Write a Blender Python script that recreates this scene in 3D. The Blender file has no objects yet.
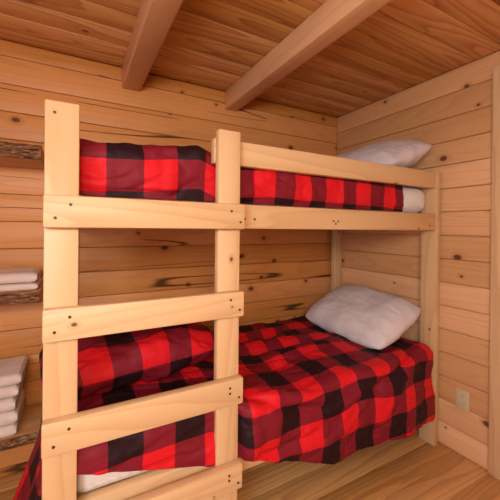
import bpy, bmesh, math, random
from mathutils import Vector, Matrix, noise

S = bpy.context.scene
COL = S.collection
R = random.Random(7)

# ------------------------------------------------------------------ camera
YAW, PITCH, ROLL = 0.50136, -0.00261, 0.00947
F = Vector((math.sin(YAW)*math.cos(PITCH), math.cos(YAW)*math.cos(PITCH), math.sin(PITCH)))
RT = Vector((math.cos(YAW), -math.sin(YAW), 0)); UP = RT.cross(F)
R2 = math.cos(ROLL)*RT + math.sin(ROLL)*UP
U2 = -math.sin(ROLL)*RT + math.cos(ROLL)*UP
cd = bpy.data.cameras.new('camera'); cam = bpy.data.objects.new('camera', cd); COL.objects.link(cam)
m = Matrix((R2, U2, -F)).transposed().to_4x4(); m.translation = Vector((-1.94174, -2.02662, 1.28001))
cam.matrix_world = m
cd.sensor_width = 36; cd.lens = 320.17/500*36; cd.shift_y = (229.41-250)/500; cd.clip_start = 0.02
S.camera = cam

# ------------------------------------------------------------------ world, lights, exposure
w = bpy.data.worlds.new('sky'); S.world = w; w.use_nodes = True
w.node_tree.nodes['Background'].inputs[0].default_value = (0.62, 0.75, 1.0, 1)
w.node_tree.nodes['Background'].inputs[1].default_value = 1.0
S.view_settings.view_transform = 'Standard'; S.view_settings.look = 'None'
S.view_settings.gamma = 1; S.view_settings.use_curve_mapping = False
S.view_settings.exposure = -0.16

def area(name, loc, target, sx, sy, power, color):
    l = bpy.data.lights.new(name, 'AREA'); l.shape = 'RECTANGLE'; l.size = sx; l.size_y = sy
    l.energy = power; l.color = color
    o = bpy.data.objects.new(name, l); COL.objects.link(o); o.location = loc
    o.rotation_euler = (Vector(target)-Vector(loc)).to_track_quat('-Z', 'Y').to_euler()
    return o
area('window_daylight', (-2.93, -2.55, 1.45), (-0.1, -1.1, 0.45), 0.9, 0.8, 44, (0.78, 0.87, 1.0))
area('room_lamp_light', (-2.15, -2.8, 1.70), (-1.5, -0.5, 0.2), 0.6, 0.4, 28, (1.0, 0.78, 0.56))

H = 2.224
# ------------------------------------------------------------------ node helpers
class G:
    def __init__(s, name):
        s.m = bpy.data.materials.new(name); s.m.use_nodes = True
        s.t = s.m.node_tree; s.b = s.t.nodes['Principled BSDF']
    def n(s, typ, **kw):
        x = s.t.nodes.new(typ)
        for k, v in kw.items(): setattr(x, k, v)
        return x
    def l(s, a, b): s.t.links.new(a, b)
    def math(s, op, a, b=None, c=None, clamp=False):
        x = s.n('ShaderNodeMath', operation=op, use_clamp=clamp)
        for i, v in enumerate((a, b, c)):
            if v is None: continue
            if isinstance(v, (int, float)): x.inputs[i].default_value = v
            else: s.l(v, x.inputs[i])
        return x.outputs[0]
    def scale(s, v, sc, off=(0, 0, 0)):
        x = s.n('ShaderNodeVectorMath', operation='MULTIPLY_ADD'); s.l(v, x.inputs[0])
        x.inputs[1].default_value = sc; x.inputs[2].default_value = off
        return x.outputs[0]
    def noise(s, v, detail=2.0, rough=0.5, scale=1.0, dist=0.0):
        x = s.n('ShaderNodeTexNoise'); s.l(v, x.inputs['Vector']); x.inputs['Scale'].default_value = scale
        x.inputs['Detail'].default_value = detail; x.inputs['Roughness'].default_value = rough
        x.inputs['Distortion'].default_value = dist
        return x.outputs['Fac']
    def mapr(s, v, a, b, c=0.0, d=1.0, smooth=True):
        x = s.n('ShaderNodeMapRange', interpolation_type='SMOOTHSTEP' if smooth else 'LINEAR')
        for i, q in enumerate((v, a, b, c, d)):
            if isinstance(q, (int, float)): x.inputs[i].default_value = q
            else: s.l(q, x.inputs[i])
        return x.outputs[0]
    def mix(s, f, a, b, mode='MIX'):
        x = s.n('ShaderNodeMix', data_type='RGBA', blend_type=mode)
        for i, q in ((0, f), (6, a), (7, b)):
            if isinstance(q, (int, float)): x.inputs[i].default_value = q
            elif isinstance(q, tuple): x.inputs[i].default_value = (*q, 1)
            else: s.l(q, x.inputs[i])
        return x.outputs[2]
    def bump(s, h, strength, dist=0.002):
        x = s.n('ShaderNodeBump'); x.inputs['Strength'].default_value = strength; x.inputs['Distance'].default_value = dist
        s.l(h, x.inputs['Height']); s.l(x.outputs[0], s.b.inputs['Normal'])
    def col(s, c):
        if isinstance(c, tuple): s.b.inputs['Base Color'].default_value = (*c, 1)
        else: s.l(c, s.b.inputs['Base Color'])

def wood(name, base, dark, knot=(0.15, 0.045, 0.016), ring=0.45, rings=11.0, knots=0.5, knotsize=0.085,
         cracks=0.0, rough=0.45, fine=0.25):
    g = G(name)
    v = g.n('ShaderNodeAttribute', attribute_name='gco').outputs['Vector']
    tint = g.n('ShaderNodeAttribute', attribute_name='tint').outputs['Fac']
    vor = g.n('ShaderNodeTexVoronoi', voronoi_dimensions='2D'); g.l(g.scale(v, (3.6, 5.0, 1)), vor.inputs['Vector'])
    vor.inputs['Scale'].default_value = 1.0
    sep = g.n('ShaderNodeSeparateColor'); g.l(vor.outputs['Color'], sep.inputs[0])
    d = g.math('ADD', vor.outputs['Distance'], g.math('MULTIPLY', g.math('SUBTRACT', g.noise(g.scale(v, (40, 60, 60))), .5), .02))
    has = g.mapr(sep.outputs[0], 1-knots, 1.0, 0.25, 1.0, smooth=False)
    gate = g.math('GREATER_THAN', sep.outputs[0], 1-knots)
    rad = g.math('MULTIPLY', g.math('MULTIPLY', has, gate), knotsize)
    km = g.mapr(d, g.math('MULTIPLY', rad, 0.62), g.math('MULTIPLY', rad, 1.0), 1.0, 0.0)
    km = g.math('MULTIPLY', km, gate)
    halo = g.math('MULTIPLY', g.mapr(d, 0.0, g.math('ADD', g.math('MULTIPLY', rad, 2.6), .001), 1.0, 0.0), gate)
    low = g.noise(g.scale(v, (0.38, 5.5, 5.5)), 1.0, 0.4)
    wob = g.noise(g.scale(v, (3.0, 14, 14)), 2.0, 0.5)
    ph = g.math('ADD', g.math('MULTIPLY', low, rings), g.math('MULTIPLY', wob, 0.55))
    ph = g.math('ADD', ph, g.math('MULTIPLY', halo, 1.6))
    rg = g.math('FRACT', ph)
    late = g.math('POWER', rg, 2.2)                     # slow rise to the dark latewood line
    late = g.math('MULTIPLY', late, g.mapr(rg, 0.92, 1.0, 1.0, 0.0))
    fn = g.noise(g.scale(v, (5.0, 190, 190)), 2.0, 0.6)
    pat = g.noise(g.scale(v, (0.9, 7, 7), (5, 3, 2)), 2.0, 0.5)
    f = g.math('MULTIPLY', late, ring)
    f = g.math('ADD', f, g.math('MULTIPLY', g.math('SUBTRACT', fn, 0.5), fine))
    f = g.math('ADD', f, g.math('MULTIPLY', g.math('SUBTRACT', pat, 0.5), 0.55), clamp=True)
    c = g.mix(f, base, dark)
    c = g.mix(g.math('MULTIPLY', halo, 0.40), c, tuple(0.55*x+0.45*y for x, y in zip(dark, knot)))
    c = g.mix(g.math('MULTIPLY', km, 0.9), c, knot)
    core = g.math('MULTIPLY', g.mapr(d, 0.0, g.math('ADD', g.math('MULTIPLY', rad, 0.4), .0005), 1.0, 0.0), gate)
    c = g.mix(g.math('MULTIPLY', core, 0.7), c, tuple(x*0.3 for x in knot))
    hgt = g.math('MULTIPLY', late, -0.3)
    if cracks > 0:
        n2 = g.noise(g.scale(v, (0.22, 6.0, 6.0), (9, 1, 4)), 2.0, 0.35)
        ln = g.mapr(g.math('ABSOLUTE', g.math('SUBTRACT', n2, 0.5)), 0.001, 0.0075, 1.0, 0.0)
        mk = g.mapr(g.noise(g.scale(v, (1.3, 3.2, 3.2), (2, 7, 1))), 0.47, 0.52)
        cr = g.math('MULTIPLY', ln, mk)
        c = g.mix(g.math('MULTIPLY', cr, cracks), c, (0.06, 0.02, 0.01))
        hgt = g.math('SUBTRACT', hgt, g.math('MULTIPLY', cr, 3.0))
    # board to board variation
    tn = g.n('ShaderNodeHueSaturation'); g.l(c, tn.inputs['Color'])
    g.l(g.mapr(tint, 0, 1, 0.80, 1.14, smooth=False), tn.inputs['Value'])
    g.l(g.mapr(tint, 0, 1, 1.06, 0.94, smooth=False), tn.inputs['Saturation'])
    g.col(tn.outputs[0])
    g.bump(hgt, 0.25, 0.002)
    g.b.inputs['Roughness'].default_value = rough
    g.b.inputs['Specular IOR Level'].default_value = 0.35
    return g.m

M = {}
M['wall'] = wood('pine_wall_boards', (0.78, 0.45, 0.22), (0.54, 0.22, 0.075), ring=.34, rings=16, cracks=0.0, knots=0.62, knotsize=.105)
M['log'] = wood('pine_log_siding', (0.73, 0.335, 0.105), (0.46, 0.145, 0.035), ring=.30, rings=16, cracks=0.9, knots=0.58, knotsize=.10)
M['ceil'] = wood('pine_ceiling_boards', (0.70, 0.37, 0.13), (0.34, 0.11, 0.028), ring=0.80, rings=17, knots=0.24, knotsize=0.085)
M['floor'] = wood('fir_floor_boards', (0.74, 0.42, 0.16), (0.42, 0.17, 0.05), ring=0.7, rings=17, knots=0.16, knotsize=0.12, rough=0.32)
M['lumber'] = wood('fresh_pine_lumber', (0.70, 0.46, 0.235), (0.54, 0.27, 0.10), ring=0.50, rings=12, knots=0.36, knotsize=0.055, rough=0.42, fine=0.15)
M['beam'] = wood('planed_pine_beam', (0.76, 0.45, 0.24), (0.50, 0.21, 0.08), ring=0.4, rings=7, knots=0.40, knotsize=0.07, rough=0.42)
M['slab'] = wood('shelf_slab_wood', (0.62, 0.33, 0.14), (0.36, 0.14, 0.045), ring=0.5, rings=9, knots=0.2)

def bark():
    g = G('rough_bark')
    v = g.n('ShaderNodeAttribute', attribute_name='gco').outputs['Vector']
    n1 = g.noise(g.scale(v, (9, 95, 60)), 4.0, 0.65, dist=0.5)
    n2 = g.noise(g.scale(v, (30, 140, 140)), 3.0, 0.6)
    c = g.mix(g.mapr(n1, 0.36, 0.62), (0.018, 0.007, 0.004), (0.30, 0.12, 0.045))
    c = g.mix(g.mapr(n2, 0.50, 0.68, 0, 0.75), c, (0.55, 0.33, 0.19))
    g.col(c); g.bump(g.math('ADD', n1, g.math('MULTIPLY', n2, .4)), 0.9, 0.01)
    g.b.inputs['Roughness'].default_value = 0.85
    return g.m
M['bark'] = bark()

def plaid():
    g = G('buffalo_plaid_fabric')
    uv = g.n('ShaderNodeUVMap', uv_map='plaid').outputs[0]
    sp = g.n('ShaderNodeSeparateXYZ'); g.l(uv, sp.inputs[0])
    def band(o):
        return g.math('GREATER_THAN', g.math('FLOORED_MODULO', o, 2.0), 1.0)
    s = g.math('ADD', band(sp.outputs[0]), band(sp.outputs[1]))
    c = g.mix(g.math('GREATER_THAN', s, 0.5), (0.74, 0.010, 0.018), (0.215, 0.009, 0.022))
    c = g.mix(g.math('GREATER_THAN', s, 1.5), c, (0.0045, 0.0042, 0.0075))
    n = g.noise(g.scale(uv, (60, 60, 1)), 2.0, 0.6)
    c = g.mix(g.mapr(n, .3, .7, 0.0, 0.14), c, (0.25, 0.02, 0.03))
    g.col(c)
    w1 = g.math('ABSOLUTE', g.math('SUBTRACT', g.noise(g.scale(uv, (0.42, 0.8, 1)), 2.0, 0.5, dist=0.5), 0.5))
    w1 = g.mapr(w1, 0.0, 0.09, 0.0, 1.0)                # sharp little tucks between soft puffs
    h = g.math('ADD', g.math('MULTIPLY', w1, 0.55), g.noise(g.scale(uv, (1.5, 1.5, 1)), 2.0, 0.5))
    g.bump(g.math('ADD', h, g.math('MULTIPLY', n, .04)), 0.6, 0.013)
    g.b.inputs['Roughness'].default_value = 0.6
    g.b.inputs['Specular IOR Level'].default_value = 0.22
    return g.m
M['plaid'] = plaid()

def cloth(name, c1, c2, bs=0.35):
    g = G(name)
    tc = g.n('ShaderNodeTexCoord').outputs['Object']
    n = g.noise(g.scale(tc, (9, 9, 9)), 3.0, 0.5); n2 = g.noise(g.scale(tc, (260, 260, 260)), 2.0)
    g.col(g.mix(g.mapr(n, .35, .65), c1, c2))
    g.bump(g.math('ADD', n, g.math('MULTIPLY', n2, .12)), bs, 0.008)
    g.b.inputs['Roughness'].default_value = 0.85; g.b.inputs['Sheen Weight'].default_value = 0.1
    g.b.inputs['Specular IOR Level'].default_value = 0.2
    return g.m
M['pillowcase'] = cloth('white_pillowcase', (0.60, 0.54, 0.56), (0.70, 0.65, 0.67))
M['sheet'] = cloth('white_fitted_sheet', (0.78, 0.73, 0.70), (0.70, 0.64, 0.61))
M['towel'] = cloth('off_white_towel', (0.84, 0.75, 0.70), (0.74, 0.63, 0.58), 0.6)
def plain(name, c, rough=0.5, metal=0.0):
    g = G(name); tc = g.n('ShaderNodeTexCoord').outputs['Object']
    n = g.noise(g.scale(tc, (40, 40, 40)))
    g.col(g.mix(g.mapr(n, .3, .7, 0, .15), c, tuple(x*.8 for x in c)))
    g.b.inputs['Roughness'].default_value = rough; g.b.inputs['Metallic'].default_value = metal
    return g.m
M['plate'] = plain('almond_plastic', (0.60, 0.49, 0.31), 0.35)
M['slot'] = plain('dark_slot', (0.03, 0.022, 0.018), 0.6)
M['screw'] = plain('dark_screw', (0.07, 0.045, 0.025), 0.45, 0.4)
M['white_frame'] = plain('white_paint', (0.75, 0.75, 0.73), 0.4)
gg = G('window_glass'); gg.b.inputs['Transmission Weight'].default_value = 1; gg.b.inputs['Roughness'].default_value = 0.02
gg.b.inputs['IOR'].default_value = 1.45; M['glass'] = gg.m

# ------------------------------------------------------------------ mesh helpers
def newbm():
    bm = bmesh.new(); bm.verts.layers.float_vector.new('gco'); bm.verts.layers.float.new('tint'); return bm

def board(bm, lo, hi, axis, bev=0.003, seg=2, tint=None, deform=None, sub=0):
    """one bevelled timber; axis = direction of the grain"""
    lo = Vector(lo); hi = Vector(hi); c = (lo+hi)/2; d = hi-lo
    r = bmesh.ops.create_cube(bm, size=1.0, matrix=Matrix.Translation(c) @ Matrix.Diagonal((*d, 1)))
    vs = r['verts']; es = {e for v in vs for e in v.link_edges}
    if bev > 0:
        rb = bmesh.ops.bevel(bm, geom=list(es)+list(vs), offset=bev, segments=seg, affect='EDGES', profile=0.5, clamp_overlap=True)
        vs = {v for f in rb['faces'] for v in f.verts} | {v for v in vs if v.is_valid}
        fs = {f for v in vs for f in v.link_faces}; vs = {v for f in fs for v in f.verts}
    g = bm.verts.layers.float_vector['gco']; tl = bm.verts.layers.float['tint']
    off = Vector((R.uniform(-40, 40), R.uniform(-40, 40), R.uniform(-40, 40)))
    t = R.random() if tint is None else tint
    dims = sorted([i for i in range(3) if i != axis], key=lambda i: -d[i])
    for v in vs:
        p = v.co - c
        v[g] = Vector((p[axis], p[dims[0]], p[dims[1]])) + off
        v[tl] = t
    return vs

def link(name, bm, mat, parent=None, smooth=True):
    me = bpy.data.meshes.new(name); bmesh.ops.recalc_face_normals(bm, faces=bm.faces[:]); bm.to_mesh(me); bm.free()
    me.materials.append(mat)
    if smooth:
        for p in me.polygons: p.use_smooth = True
        try: me.set_sharp_from_angle(angle=math.radians(40))
        except Exception: pass
    o = bpy.data.objects.new(name, me); COL.objects.link(o)
    if parent: o.parent = parent
    return o
def tag(o, label=None, cat=None, group=None, kind=None):
    if label: o['label'] = label
    if cat: o['category'] = cat
    if group: o['group'] = group
    if kind: o['kind'] = kind
    return o
def empty(name, loc, label, cat, group=None):
    o = bpy.data.objects.new(name, None); COL.objects.link(o); o.location = loc; o.empty_display_size = .1
    return tag(o, label, cat, group)
def child(o, root):
    """parent keeping world coordinates of mesh data"""
    o.parent = root; o.matrix_parent_inverse = Matrix.Translation(-Vector(root.location)); return o
def timber(name, lo, hi, axis, root, mat='lumber', bev=0.004, tint=None):
    bm = newbm(); board(bm, lo, hi, axis, bev, tint=tint)
    return child(link(name, bm, M[mat]), root)

# ------------------------------------------------------------------ room shell
XL, YF = -3.0, -3.5
def rows(z0, pitch, lo, hi):
    zs = []; z = z0
    while z > lo: z -= pitch
    while z < hi:
        a, b = max(z, lo), min(z+pitch, hi)
        if b-a > 0.004: zs.append((a, b))
        z += pitch
    return zs
GAP = 0.0012
bm = newbm()
for a, b in rows(0.045, 0.14, 0, H):
    board(bm, (XL, 0, a+GAP), (0, 0.03, b-GAP), 0, 0.004, tint=.1 if b > 2.2 else None)
board(bm, (XL-.06, .02, -.04), (.06, .05, H+.06), 0, 0, tint=.2)
tag(link('wall_back', bm, M['log']), None, None, None, 'structure')
bm = newbm()
for a, b in rows(0.13, 0.14, 0, H):
    board(bm, (0, YF, a+GAP), (0.03, 0, b-GAP), 1, 0.004)
board(bm, (.02, YF-.06, -.04), (.05, .02, H+.06), 1, 0, tint=.2)
tag(link('wall_right', bm, M['wall']), None, None, None, 'structure')
WY0, WY1, WZ0, WZ1 = -3.05, -2.05, 1.0, 1.9
bm = newbm()
for a, b in rows(0.045, 0.14, 0, H):
    if b > WZ0 and a < WZ1:
        board(bm, (XL-0.03, YF, a+GAP), (XL, WY0, b-GAP), 1, 0.004); board(bm, (XL-0.03, WY1, a+GAP), (XL, 0, b-GAP), 1, 0.004)
    else: board(bm, (XL-0.03, YF, a+GAP), (XL, 0, b-GAP), 1, 0.004)
for lo, hi in (((XL-.05, YF-.06, -.04), (XL-.02, WY0, H+.06)), ((XL-.05, WY1, -.04), (XL-.02, .02, H+.06)), ((XL-.05, WY0, -.04), (XL-.02, WY1, WZ0)), ((XL-.05, WY0, WZ1), (XL-.02, WY1, H+.06))):
    board(bm, lo, hi, 1, 0, tint=.2)
tag(link('wall_left', bm, M['wall']), None, None, None, 'structure')
bm = newbm()
for a, b in rows(0.045, 0.14, 0, H):
    board(bm, (XL, YF-0.03, a+GAP), (0, YF, b-GAP), 0, 0.004)
board(bm, (XL-.06, YF-.05, -.04), (.06, YF-.02, H+.06), 0, 0, tint=.2)
tag(link('wall_front', bm, M['wall']), None, None, None, 'structure')
bm = newbm()
for a, b in rows(-1.208, 0.138, YF, 0):
    board(bm, (XL, a+.0018, H), (0, b-.0018, H+0.02), 0, 0.005)
board(bm, (XL-.05, YF-.05, H+.012), (.05, .05, H+.04), 0, 0, tint=.2)
tag(link('ceiling', bm, M['ceil']), None, None, None, 'structure')
bm = newbm()
for a, b in rows(-1.155, 0.15, YF, 0):
    board(bm, (XL, a+.0004, -0.02), (0, b-.0004, 0), 0, 0.0015)
board(bm, (XL-.05, YF-.05, -.05), (.05, .05, -.012), 0, 0, tint=.2)
tag(link('floor', bm, M['floor']), None, None, None, 'structure')
# window in the left wall, behind the camera's left shoulder
wf = newbm()
for lo, hi in (((XL-.03, WY0-.01, WZ0-.06), (XL+.02, WY1+.01, WZ0)), ((XL-.03, WY0-.01, WZ1), (XL+.02, WY1+.01, WZ1+.06)),
               ((XL-.03, WY0-.06, WZ0-.06), (XL+.02, WY0, WZ1+.06)), ((XL-.03, WY1, WZ0-.06), (XL+.02, WY1+.06, WZ1+.06))):
    board(wf, lo, hi, 1, 0.003)
win = tag(link('window_1', wf, M['lumber']), None, None, None, 'structure')
gb = newbm(); board(gb, (XL-.022, WY0, WZ0), (XL-.016, WY1, WZ1), 1, 0)
go = link('window_pane', gb, M['glass']); go.parent = win
# door casing at the right edge of the picture
bm = newbm(); board(bm, (-0.022, -1.25, 0), (0, -1.158, 2.136), 2, 0.004, tint=.75)
tag(link('trim_1', bm, M['lumber']), None, None, None, 'structure')

# ------------------------------------------------------------------ ceiling beams
for x0, x1, lab in ((-1.705, -1.60, 'planed pine ceiling beam, the left one, above the ladder posts'),
                    (-1.04, -0.948, 'planed pine ceiling beam, the right one, nearer the room corner')):
    bm = newbm(); board(bm, (x0, YF, 2.100), (x1, 0, H), 1, 0.008, 3, tint=0.5)
    tag(link('ceiling_beam', bm, M['beam']), lab, 'beam', 'beams across the ceiling')

# ------------------------------------------------------------------ bunk bed
bed = empty('bunk_bed', (-1.03, -0.47, 0), 'pale pine bunk bed frame with a wide built-in ladder, standing in the corner', 'bunk bed')
YR0, YR1 = -0.895, -0.860           # side rails
XP = -0.068                          # inner face of right post
for x0, x1 in ((-2.020, -1.930), (-1.475, -1.384)):
    timber('ladder_post', (x0, -0.930, 0), (x1, YR0, 1.650), 2, bed, tint=.8, bev=.005)
timber('post', (XP, YR0-.003, 0), (-0.030, -0.800, 1.626), 2, bed, tint=.55)
timber('post', (-0.090, -0.075, 0), (-0.002, -0.037, 1.626), 2, bed, tint=.4)
timber('post', (-0.040, -0.037, 0), (-0.002, -0.002, 1.626), 2, bed, tint=.5)
timber('post', (-2.020, -0.040, 0), (-1.930, -0.002, 1.60), 2, bed, tint=.5)
zr = ((1.277, 1.371), (0.951, 1.045), (0.624, 0.722), (0.306, 0.399))
rungs = []
for i, (a, b) in enumerate(zr):
    rungs.append(timber('rung', (-2.020, -0.965, a), (-1.381, -0.930, b), 0, bed, bev=.006, tint=(.7, .9, .75, .95)[i]))
timber('guard_rail', (-1.479, YR0, 1.529), (XP, YR1, 1.624), 0, bed, tint=.7)
timber('side_rail', (-1.990, YR0, 1.279), (XP, YR1, 1.376), 0, bed, tint=.6)
timber('side_rail', (-1.990, YR0, 0.308), (XP, YR1, 0.414), 0, bed, tint=.8)
for z in (1.279, .308):
    timber('back_rail', (-1.93, -0.040, z), (-0.090, -0.002, z+.092), 0, bed, tint=.5)
    timber('end_rail', (-1.99, YR1, z), (-1.952, -0.040, z+.092), 1, bed, tint=.5)
    timber('end_rail', (-0.04, -0.80, z), (-0.002, -0.075, z+.092), 1, bed, tint=.5)
    for k in range(11):
        x = -1.93 + k*0.178
        timber('slat', (x, YR1+.002, z+.072), (min(x+.07, -.045), -0.042, z+.092), 1, bed, tint=.5, bev=.002)
# screws in rung ends and rails
sb = bmesh.new(); bmesh.ops.create_cone(sb, segments=12, radius1=.0050, radius2=.0040, depth=.003, cap_ends=True,
                                        matrix=Matrix.Rotation(math.pi/2, 4, 'X')); 
sme = bpy.data.meshes.new('screw'); sb.to_mesh(sme); sb.free(); sme.materials.append(M['screw'])
def screw(x, y, z, par):
    o = bpy.data.objects.new('screw', sme); COL.objects.link(o); o.parent = par
    o.location = (x, y, z)
for i, (a, b) in enumerate(zr):
    h = b-a
    for fx, fz in ((-1.952, .72), (-1.990, .30)): screw(fx, -.9655, a+h*fz, rungs[i])
    for fx, fz in ((-1.437, .70), (-1.437, .50), (-1.400, .28))[0 if i == 2 else 0:]:
        if i in (0, 1) and fz == .50: continue
        screw(fx, -.9655, a+h*fz, rungs[i])
rails = [o for o in COL.objects if o.name.startswith('side_rail')]
for x, z in ((-1.345, 1.318), (-1.30, 1.318), (-0.86, 1.306), (-0.845, 1.318), (-0.875, 1.318), (-0.13, 1.306)): screw(x, YR0-.0005, z, rails[0])
posts = [o for o in COL.objects if o.name.startswith('ladder_post')]
screw(-1.995, -.9305, 1.615, posts[0])

# ------------------------------------------------------------------ soft goods
def fbm(p, o=3): return noise.fractal(Vector(p), 1.0, 2.0, o, noise_basis='PERLIN_ORIGINAL')
def ridge(p): return 1-abs(noise.noise(Vector(p))*2)
def sstep(a, b, x):
    t = min(1, max(0, (x-a)/(b-a))); return t*t*(3-2*t)
def interp(kn, x):
    if x <= kn[0][0]: return kn[0][1]+(x-kn[0][0])*(kn[1][1]-kn[0][1])/(kn[1][0]-kn[0][0])
    for (a, va), (b, vb) in zip(kn, kn[1:]):
        if x <= b: return va+(x-a)*(vb-va)/(b-a)
    (a, va), (b, vb) = kn[-2:]
    return vb+(x-b)*(vb-va)/(b-a)

def gridmesh(name, rowsP, mat, uvf=None, closed=False, parent=None):
    bm = bmesh.new(); uvl = bm.loops.layers.uv.new('plaid') if uvf else None
    V = [[bm.verts.new(p) for p in r] for r in rowsP]
    for i in range(len(V)-1):
        for j in range(len(V[0])-1):
            f = bm.faces.new((V[i][j], V[i+1][j], V[i+1][j+1], V[i][j+1])); f.smooth = True
            if uvf:
                for l, (a, b) in zip(f.loops, ((i, j), (i+1, j), (i+1, j+1), (i, j+1))): l[uvl].uv = uvf[a][b]
    return bm

def roundbox(name, lo, hi, r, mat, root=None, amp=.004, seed=0):
    """soft block with generously rounded edges"""
    lo = Vector(lo); hi = Vector(hi); c = (lo+hi)/2; h = (hi-lo)/2
    bm = bmesh.new(); bmesh.ops.create_cube(bm, size=2.0)
    bmesh.ops.subdivide_edges(bm, edges=bm.edges[:], cuts=24, use_grid_fill=True)
    for v in bm.verts:
        q = Vector([math.copysign(abs(a)**0.55, a)*b for a, b in zip(v.co, h)])     # crowd verts to edges
        inner = Vector([max(-hh+r, min(hh-r, a)) for a, hh in zip(q, h)])
        d = q-inner
        if d.length > 1e-9: q = inner + d.normalized()*min(r, max(abs(d.x), abs(d.y), abs(d.z)))
        v.co = c+q
        v.co += Vector((0, 0, 1))*amp*fbm((v.co.x*5+seed, v.co.y*5, v.co.z*5)) + Vector((0, 1, 0))*amp*fbm((v.co.x*6, seed, v.co.z*8))
    if z0 > 1: 
        for v in bm.verts:       # the free end bulges against the rail
            k = sstep(-.30, -.24, v.co.x)*sstep(-.5, -.8, v.co.y); v.co.y -= .018*k
    for f in bm.faces: f.smooth = True
    o = link(name, bm, mat)
    return o

for z0, z1, x1, y0, lab in ((1.376, 1.542, -0.0690, -0.838, 'white sheeted mattress on the upper bunk, its end showing beside the guard rail'),
                            (0.416, 0.560, -0.078, -0.889, 'white sheeted mattress on the lower bunk, showing under the comforter hem')):
    root = empty('mattress', (-1.03, -.45, z0), lab, 'mattress')
    body = child(roundbox('mattress_body', (-1.945, y0, z0), (x1, -0.045, z1-.004), .068 if z0 > 1 else .042, M['sheet'], amp=.003, seed=z0), root)
    # elastic hem of the fitted sheet
    bm = bmesh.new(); uv = None
    pts = []
    for k in range(0, 180):
        t = k/179
        pts.append(Vector((-1.90+t*(x1-.05+1.90), y0-.002-.002*math.sin(k*1.7), z0+.035+.006*noise.noise(Vector((t*9, z0, 0))))))
    for a, b in zip(pts, pts[1:]):
        q = [bm.verts.new(p) for p in (a+Vector((0, 0, -.006)), b+Vector((0, 0, -.006)), b+Vector((0, -.002, 0)), a+Vector((0, -.002, 0)), a+Vector((0, 0, .006)), b+Vector((0, 0, .006)))]
        bm.faces.new((q[0], q[1], q[2], q[3])); bm.faces.new((q[3], q[2], q[5], q[4]))
    child(link('sheet_hem', bm, M['sheet']), root)

def solidify(o, th, offset=-1):
    md = o.modifiers.new('thickness', 'SOLIDIFY'); md.thickness = th; md.offset = offset
    return o

# ---- lower comforter
UK = [(-2.30, -3.0), (-1.96, 0), (-1.847, 1), (-1.734, 2), (-1.621, 3), (-1.509, 4), (-1.42, 5), (-1.335, 6), (-1.209, 7), (-1.097, 8),
      (-0.987, 9), (-0.881, 10), (-0.766, 11), (-0.65, 12), (-0.535, 13), (-0.42, 14), (-0.325, 15), (-0.200, 16), (-0.085, 17)]
HEM = [(-2.05, .53), (-1.93, .525), (-1.80, .478), (-1.65, .435), (-1.50, .396), (-1.40, .395), (-1.34, .385), (-1.25, .345), (-1.17, .315), (-0.92, .235), (-0.435, .205), (-0.27, .20), (-0.19, .19), (-0.1, .158)]
YFR = [(-2.05, -.906), (-1.55, -.908), (-1.40, -.905), (-1.33, -.945), (-1.1, -.955), (-.4, -.950), (-.2, -.930), (-.1, -.908)]
def creases(x, t, l):
    """a few long soft folds laid across the cloth: l = list of (x0,t0,x1,t1,height,width)"""
    s = 0
    for x0, t0, x1, t1, h, wd in l:
        dx, dt = x1-x0, t1-t0; L = dx*dx+dt*dt
        k = ((x-x0)*dx+(t-t0)*dt)/L
        kk = min(1, max(0, k)); px, pt = x0+kk*dx, t0+kk*dt+.02*math.sin(kk*math.pi)
        d = math.hypot(x-px, t-pt)/wd
        s += h*math.exp(-d*d)*(math.sin(math.pi*min(1, max(0, kk*.9+.05))))
    return s
CR = [(-1.34, -.03, -.93, .11, -.020, .018), (-1.32, -.07, -.88, .07, .016, .024), (-.98, .16, -.52, .05, -.020, .018), (-.95, .11, -.55, .00, .012, .022),
      (-.60, .07, -.26, -.07, -.020, .018), (-.58, .12, -.26, -.01, .016, .022), (-.33, -.06, -.62, .27, .018, .026), (-.27, -.04, -.20, .22, -.014, .022),
      (-.42, -.02, -.50, .25, -.014, .02), (-1.38, .20, -1.0, .19, -.016, .014), (-1.38, .24, -.98, .235, .012, .016), (-1.0, .26, -.7, .13, .014, .022),
      (-1.9, .10, -1.5, .13, -.018, .014), (-1.5, -.47, -.55, -.42, -.030, .024), (-1.5, -.54, -.5, -.50, .018, .03), (-1.5, -.36, -.5, -.33, .014, .03),
      (-1.4, -.22, -.8, -.27, -.012, .025), (-1.25, -.62, -.6, -.70, -.02, .025), (-1.2, -.75, -.6, -.72, .018, .03),
      (-1.95, -.05, -1.4, -.02, .01, .03), (-1.4, -.10, -1.15, -.24, .014, .03)]
NX = 200; RAD = .05
P = []; UVs = []
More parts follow.
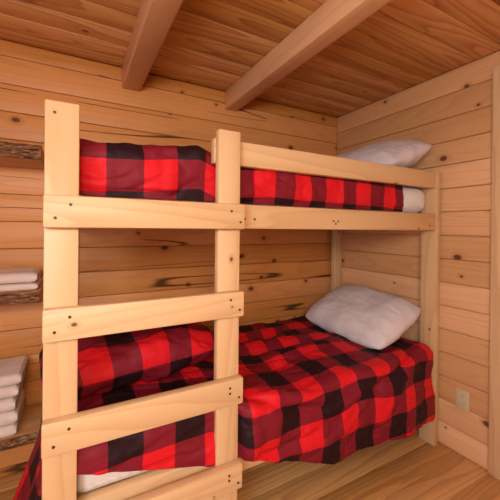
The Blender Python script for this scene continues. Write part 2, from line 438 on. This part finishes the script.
for i in range(NX+1):
    x = -2.012+(2.012-.118)*i/NX
    yf = interp(YFR, x); hem = interp(HEM, x); ztop = .604
    ys = -.035; Ltop = abs(yf+RAD-ys); Larc = RAD*math.pi/2; Ldn = (ztop-RAD)-hem
    row = []; uvr = []
    endr = sstep(-.118, -.20, x)
    for j in range(121):
        if j <= 60: s = j/60*Ltop; y = ys-s; z = ztop; nr = Vector((0, 0, 1)); t = s-Ltop-Larc*.5; dn = 0
        elif j <= 74: a = (j-60)/14*math.pi/2; y = yf+RAD-RAD*math.sin(a); z = ztop-RAD+RAD*math.cos(a); nr = Vector((0, -math.sin(a), math.cos(a))); t = -Larc*.5+RAD*a; dn = 0
        else: q = (j-74)/46; y = yf; z = ztop-RAD-q*Ldn; nr = Vector((0, -1, 0)); t = Larc*.5+q*Ldn; dn = q
        n = .018*fbm((x*3.2, t*4.2, 1.7), 2) + .014*(ridge((x*4, t*8+x*2.5, 4.2))-.5) + .004*(ridge((x*13+t*6, t*14, 7))-.5)
        n += creases(x, t, CR)
        n += .006*noise.noise(Vector((x*16, t*4, 8)))*sstep(-.1, .15, t)
        if dn > 0 and x > -1.42: n += -.012*dn*dn + .012*math.sin(x*13+1)*dn
        n = max(n, (-.030 if nr.z > .5 else -.008) if x < -1.36 or nr.z > .5 else -.035)
        p = Vector((x, y, z))+nr*n
        if x < -1.36: p.y = min(max(p.y, -.916), -.903) if nr.y < -.9 else max(p.y, -.916)
        if x > -.20: p -= Vector((0, 0, 1))*(1-endr)*.018*(1-dn)
        if j < 4: p.z -= .006*(4-j)
        p.x += .004*noise.noise(Vector((x*3, t*8, 3)))
        if x > -.2 and dn > 0: p.x += dn*.030*sstep(-.25, -.118, x)
        row.append(p)
        rv = (t-.035)/.113+1+.60*(1-sstep(-1.5, -1.36, x))
        uvr.append((interp(UK, x)+.10*noise.noise(Vector((x*1.7, t*2.5, 5)))+ .08*noise.noise(Vector((x*6, t*5, 9))),
                    rv+.14*noise.noise(Vector((x*2.1, t*2, 0)))+ .08*noise.noise(Vector((x*6, t*5, 2)))))
    P.append(row); UVs.append(uvr)
com = empty('comforter', (-1.03, -.45, .58), 'red and black buffalo plaid comforter hanging over the edge of the lower bunk', 'comforter', )
o = child(link('comforter_cover', gridmesh('c', P, None, UVs), M['plaid']), com); solidify(o, .014, 0)
# foot drape: falls over the left end of the bed and flares out
P = []; UVs = []
for i in range(61):
    y = -.900+.52*i/60
    row = []; uvr = []
    for j in range(46):
        s = j/45*.42
        r = .04
        if s < .063: a = s/r; x = -1.990-r*math.sin(a)*.85; z = .60-r+r*math.cos(a)
        else: q = s-.063; x = -2.022-max(0, q-.06)*.31-.02*q; z = .56-q*.94
        n = (.008*fbm((y*5, s*4, 6)) + .012*math.sin(y*22+s*4))*min(1, s*3)
        corner = sstep(-.72, -.905, y)
        x += corner*.02*min(1, s*3) ; yy = y+corner*s*.10
        row.append(Vector((x+n*-1, yy, z))); uvr.append((interp(UK, -2.035)-s/.113+.1*noise.noise(Vector((y*3, s*3, 1))), (-(y+.93)-.035)/.113*-1*-1+.3))
    P.append(row); UVs.append(uvr)
o = child(link('foot_drape', gridmesh('c', P, None, UVs), M['plaid']), com); solidify(o, .02, 0)

# ---- upper comforter
P = []; UVs = []
UK2 = [(-1.851, 1), (-1.729, 2), (-1.608, 3), (-1.498, 4), (-1.385, 5), (-1.28, 6), (-1.175, 7), (-1.073, 8), (-.982, 9), (-.885, 10), (-.768, 11), (-.677, 12), (-.567, 13), (-.466, 14), (-.385, 15), (-.29, 16)]
for i in range(NX+1):
    x = -1.985+(1.985-.300)*i/NX
    yf = -.852; ztop = interp([(-2, 1.566), (-1.75, 1.572), (-1.52, 1.600), (-1.44, 1.57), (-1.2, 1.588), (-.6, 1.578), (-.3, 1.563)], x); RR = .055
    ys = -.03; Ltop = abs(yf+RR-ys); Larc = RR*math.pi/2; Ldn = ztop-RR-1.385
    row = []; uvr = []
    e = 1-sstep(-.30, -.36, x); e2 = 1-sstep(-1.985, -1.92, x)
    for j in range(111):
        if j <= 50: s = j/50*Ltop; y = ys-s; z = ztop; nr = Vector((0, 0, 1)); t = s-Ltop-Larc*.5; dn = 0
        elif j <= 66: a = (j-50)/16*math.pi/2; y = yf+RR-RR*math.sin(a); z = ztop-RR+RR*math.cos(a); nr = Vector((0, -math.sin(a), math.cos(a))); t = -Larc*.5+RR*a; dn = 0
        else: q = (j-66)/44; y = yf; z = ztop-RR-q*Ldn; nr = Vector((0, -1, 0)); t = Larc*.5+q*Ldn; dn = q
        k = sstep(-.12, .0, t)
        n = .012*fbm((x*3.4, t*4, 11.7)) - .004*abs(noise.noise(Vector((x*13, t*3, 2)))*2)*k
        n += .010*(noise.noise(Vector((x*(15 if x > -1.4 else 7), t*5, 21))))*(.3+.7*k)
        n += .007*(ridge((x*6+t*5, t*10, 40))-.6)
        n -= .018*max(0, dn-.72)/.28                      # rolls under at the mattress line
        n -= .012*e*e + .02*e2
        n = min(n, .008) if nr.y < -.5 else n
        n = max(n, -.012 if x < -.33 else -.016)
        p = Vector((x, y, z))+nr*n
        p.y = max(p.y, -.8575)
        if j < 5: p.z -= .01*(5-j)
        row.append(p)
        zz = z
        uvr.append((interp(UK2, x)+.09*noise.noise(Vector((x*3, t*5, 25))), (t-.046)/.112+.10*noise.noise(Vector((x*3, t*3, 30)))))
    P.append(row); UVs.append(uvr)
com2 = empty('comforter', (-1.03, -.45, 1.55), 'red and black buffalo plaid comforter tucked on the upper bunk behind the guard rail', 'comforter')
o = child(link('comforter_cover', gridmesh('c', P, None, UVs), M['plaid']), com2); solidify(o, .012, 0)

# ---- pillows
def pillow(name, L, W, T, mat, mtx, label, cat, uvs=None, seed=0, wr=.009, group=None):
    """closed cushion: L along local x, W along local y, T thickness; soft corners and gathered seams"""
    N = 56
    bm = bmesh.new(); uvl = bm.loops.layers.uv.new('plaid')
    def pos(a, b, side):
        u = math.sin(a*math.pi/2); v = math.sin(b*math.pi/2)
        k = (1-abs(u)**2.6)*(1-abs(v)**2.6); h = T/2*max(0, k)**.5 
        bx = 1-.085*abs(v)**5-.02*(1-v*v); by = 1-.10*abs(u)**5-.03*(1-u*u)
        x = u*L/2*bx; y = v*W/2*by
        edge = max(abs(u), abs(v))
        n = wr*fbm((x*6+seed, y*6, side*3+seed)) + wr*.9*(ridge((x*5+seed, y*13+x*6, side))-.6)*(1-k**2)
        n += -.5*wr*abs(noise.noise(Vector((u*3+seed, v*9, side*2))))*2
        z = side*(h+n*min(1, h*30))
        return Vector((x, y, z))
    V = {}
    for s in (1, -1):
        for i in range(N+1):
            for j in range(N+1):
                if s == -1 and (i in (0, N) or j in (0, N)): V[s, i, j] = V[1, i, j]; continue
                V[s, i, j] = bm.verts.new(pos(i/N*2-1, j/N*2-1, s))
    for s in (1, -1):
        for i in range(N):
            for j in range(N):
                idx = [(i, j), (i+1, j), (i+1, j+1), (i, j+1)]
                if s == -1: idx.reverse()
                f = bm.faces.new([V[s, a, b] for a, b in idx]); f.smooth = True
                for l, (a, b) in zip(f.loops, idx):
                    cu = math.sin((a/N*2-1)*math.pi/2)*L/2; cv = math.sin((b/N*2-1)*math.pi/2)*W/2
                    # cloth travels over the bulge, so stretch towards the seam
                    l[uvl].uv = (cu/.116+.2+.15*noise.noise(Vector((cu*5, cv*5, seed)))+seed, cv/.116*1.12+.35*s+.15*noise.noise(Vector((cu*5, cv*5, seed+7)))+seed)
    me = bpy.data.meshes.new(name); bm.to_mesh(me); bm.free(); me.materials.append(mat)
    o = bpy.data.objects.new(name, me); COL.objects.link(o); o.matrix_world = mtx
    return tag(o, label, cat, group)
def frame(c, ex, ey):
    ex = Vector(ex).normalized(); ey = Vector(ey); ey = (ey-ex*ey.dot(ex)).normalized(); ez = ex.cross(ey)
    mm = Matrix((ex, ey, ez)).transposed().to_4x4(); mm.translation = Vector(c); return mm
pillow('pillow', .66, .47, .23, M['pillowcase'], frame((-.290, -.52, .730), (.05, -1, -.06), (.38, .04, .18)),
       'white pillow leaning against the right wall on the lower bunk', 'pillow', seed=3)
pillow('pillow', .74, .46, .22, M['pillowcase'], frame((-.250, -.52, 1.716), (-.02, -1, -.01), (.38, .0, .15)),
       'white pillow propped at the head of the upper bunk, under the ceiling', 'pillow', seed=9)
pillow('plaid_pillow', .74, .46, .24, M['plaid'], frame((-1.698, -.475, .728), (1, .10, .045), (0, 1, .08)),
       'plump red and black plaid pillow on the lower bunk behind the ladder', 'pillow', seed=2, wr=.018)

# ------------------------------------------------------------------ shelves on the back wall
def shelf(z0, z1, lab, seed, yf=-.300):
    root = empty('shelf', (-2.53, -.15, z0), lab, 'shelf', 'live edge shelves left of the bed')
    bm = newbm(); board(bm, (XL+.001, yf+.012, z0), (-2.076, -.001, z1), 0, .003)
    child(link('shelf_board', bm, M['slab']), root)
    bm = newbm(); g = bm.verts.layers.float_vector['gco']
    V = []
    nx, nz = 150, 12
    for i in range(nx+1):
        x = XL+.002+(-2.077-XL-.002)*i/nx; r = []
        for j in range(nz+1):
            q = j/nz; bulge = math.sin(q*math.pi)
            y = yf+.011 - .012*bulge - .010*bulge*(fbm((x*14+seed, q*5, 2))) - .005*bulge*noise.noise(Vector((x*50, q*14+seed, 1)))
            zz = z0+(z1-z0)*q + .002*noise.noise(Vector((x*12, seed, q)))
            v = bm.verts.new((x, min(y, yf+.0115), zz)); v[g] = Vector((x+seed, zz, y)); r.append(v)
        V.append(r)
    for i in range(nx):
        for j in range(nz): bm.faces.new((V[i][j], V[i+1][j], V[i+1][j+1], V[i][j+1]))
    # close it to the board behind
    back = [[bm.verts.new((V[i][j].co.x, yf+.02, V[i][j].co.z)) for j in (0, nz)] for i in (0, nx)]
    b = bm.faces.new
    b([V[i][0] for i in range(nx, -1, -1)]+[back[0][0], back[1][0]])
    b([V[i][nz] for i in range(nx+1)]+[back[1][1], back[0][1]])
    b(V[0]+[back[0][1], back[0][0]]); b(V[nx][::-1]+[back[1][0], back[1][1]])
    for vv in bm.verts:
        if vv[g].length == 0: vv[g] = vv.co
    o = child(link('bark_edge', bm, M['bark']), root); o['label'] = 'rough dark bark edge'
shelf(1.583, 1.648, 'topmost live edge wooden shelf, empty, high on the back wall', 1.3)
shelf(0.935, 0.990, 'middle live edge wooden shelf with two folded towels on it', 5.1)
shelf(0.300, 0.345, 'lowest live edge wooden shelf carrying the tall towel stack', 8.7)

# ------------------------------------------------------------------ towels
def towel(x0, x1, y0, y1, z0, h, label, group, seed, layers=2):
    """folded towel: the front (y0) shows its rounded folds"""
    prof = []
    n = 10
    for k in range(layers):
        for q in range(n+1):
            a = -math.pi/2+math.pi*q/n
            zc = (k+.5)/layers*h; rr = h/layers/2
            prof.append((y0+rr-math.cos(a)*rr*.95, zc+math.sin(a)*rr*.97))
    for k in range(1, 9): prof.append((y0+(y1-y0)*k/8-.004*(k == 8), h-.0005))
    prof.append((y1, h*.5)); 
    for k in range(8, 0, -1): prof.append((y0+(y1-y0)*k/8-.004*(k == 8), .0005))
    bm = bmesh.new(); rings = []; nx = 40
    for i in range(nx+1):
        t = i/nx; x = x0+(x1-x0)*t; e = min(t, 1-t)*(x1-x0)
        sh = min(1, (e/.012))**.5 if e < .012 else 1
        ring = []
        for (y, z) in prof:
            zz = h/2+(z-h/2)*(.55+.45*sh)
            dz = .0025*fbm((x*9+seed, y*9, seed))*(z/h); dy = .004*noise.noise(Vector((x*12, z*40+seed*3, seed)))
            ring.append(bm.verts.new((x, y+(dy if y < y0+.03 else 0), z0+max(0.0004, zz+dz))))
        rings.append(ring)
    m_ = len(prof)
    for i in range(nx):
        for j in range(m_): bm.faces.new((rings[i][j], rings[i+1][j], rings[i+1][(j+1) % m_], rings[i][(j+1) % m_]))
    bm.faces.new(rings[0]); bm.faces.new(rings[-1][::-1])
    o = link('folded_towel', bm, M['towel'])
    return tag(o, label, 'towel', group)
labs = ['off-white folded towel at the bottom of the tall stack', 'off-white folded towel second from the bottom of the tall stack',
        'off-white folded towel third from the bottom of the tall stack', 'off-white folded towel just under the top one of the tall stack',
        'off-white folded towel on top of the tall stack']
z = .3462
for k in range(5):
    h = (.046, .060, .058, .052, .050)[k]; dx = (0, .004, -.004, .006, .016)[k]
    towel(-2.62+dx, -2.163+dx, -.288+(.0, .004, -.002, .005, .008)[k], -.03, z, h, labs[k], 'towels stacked on the lowest shelf', k*3.3, 1); z += h+.0012
z = .9912
for k in range(2):
    h = (.030, .048)[k]
    towel(-2.66, -2.087-.004*k, -.285+.008*k, -.06, z, h, ('thin off-white folded towel lying directly on the middle shelf', 'off-white folded towel lying on top of the other on the middle shelf')[k],
          'towels on the middle shelf', 20+k*2.7, 1+k*0 if k else 1); z += h+.0012

# ------------------------------------------------------------------ power outlet
out = empty('power_outlet', (0, -1.018, .318), 'almond plastic power outlet low on the right wall beside the bed', 'power outlet')
bm = newbm(); board(bm, (-.006, -1.054, .259), (-.0003, -.982, .377), 2, .0025)
child(link('cover_plate', bm, M['plate']), out)
for zc in (.338, .298):
    bm = bmesh.new()
    bmesh.ops.create_cone(bm, segments=28, radius1=.0165, radius2=.016, depth=.003, cap_ends=True, matrix=Matrix.Translation((-.0072, -1.018, zc)) @ Matrix.Rotation(-math.pi/2, 4, 'Y'))
    for v in bm.verts: v.co.z = zc+max(-.0135, min(.0135, v.co.z-zc))
    rec = child(link('receptacle', bm, M['plate']), out)
    for dy, hh in ((-.006, .008), (.006, .0065)):
        bm = newbm(); board(bm, (-.0092, -1.018+dy-.0012, zc+.002-hh/2+.001), (-.0083, -1.018+dy+.0012, zc+.002+hh/2+.001), 2, 0)
        s_ = link('slot', bm, M['slot']); s_.parent = rec
    bm = bmesh.new(); bmesh.ops.create_cone(bm, segments=12, radius1=.0026, radius2=.0026, depth=.0009, cap_ends=True, matrix=Matrix.Translation((-.0088, -1.018, zc-.0085)) @ Matrix.Rotation(-math.pi/2, 4, 'Y'))
    s_ = link('ground_hole', bm, M['slot']); s_.parent = rec
bm = bmesh.new(); bmesh.ops.create_cone(bm, segments=12, radius1=.0028, radius2=.002, depth=.0016, cap_ends=True, matrix=Matrix.Translation((-.0066, -1.018, .318)) @ Matrix.Rotation(-math.pi/2, 4, 'Y'))
child(link('plate_screw', bm, M['plate']), out)
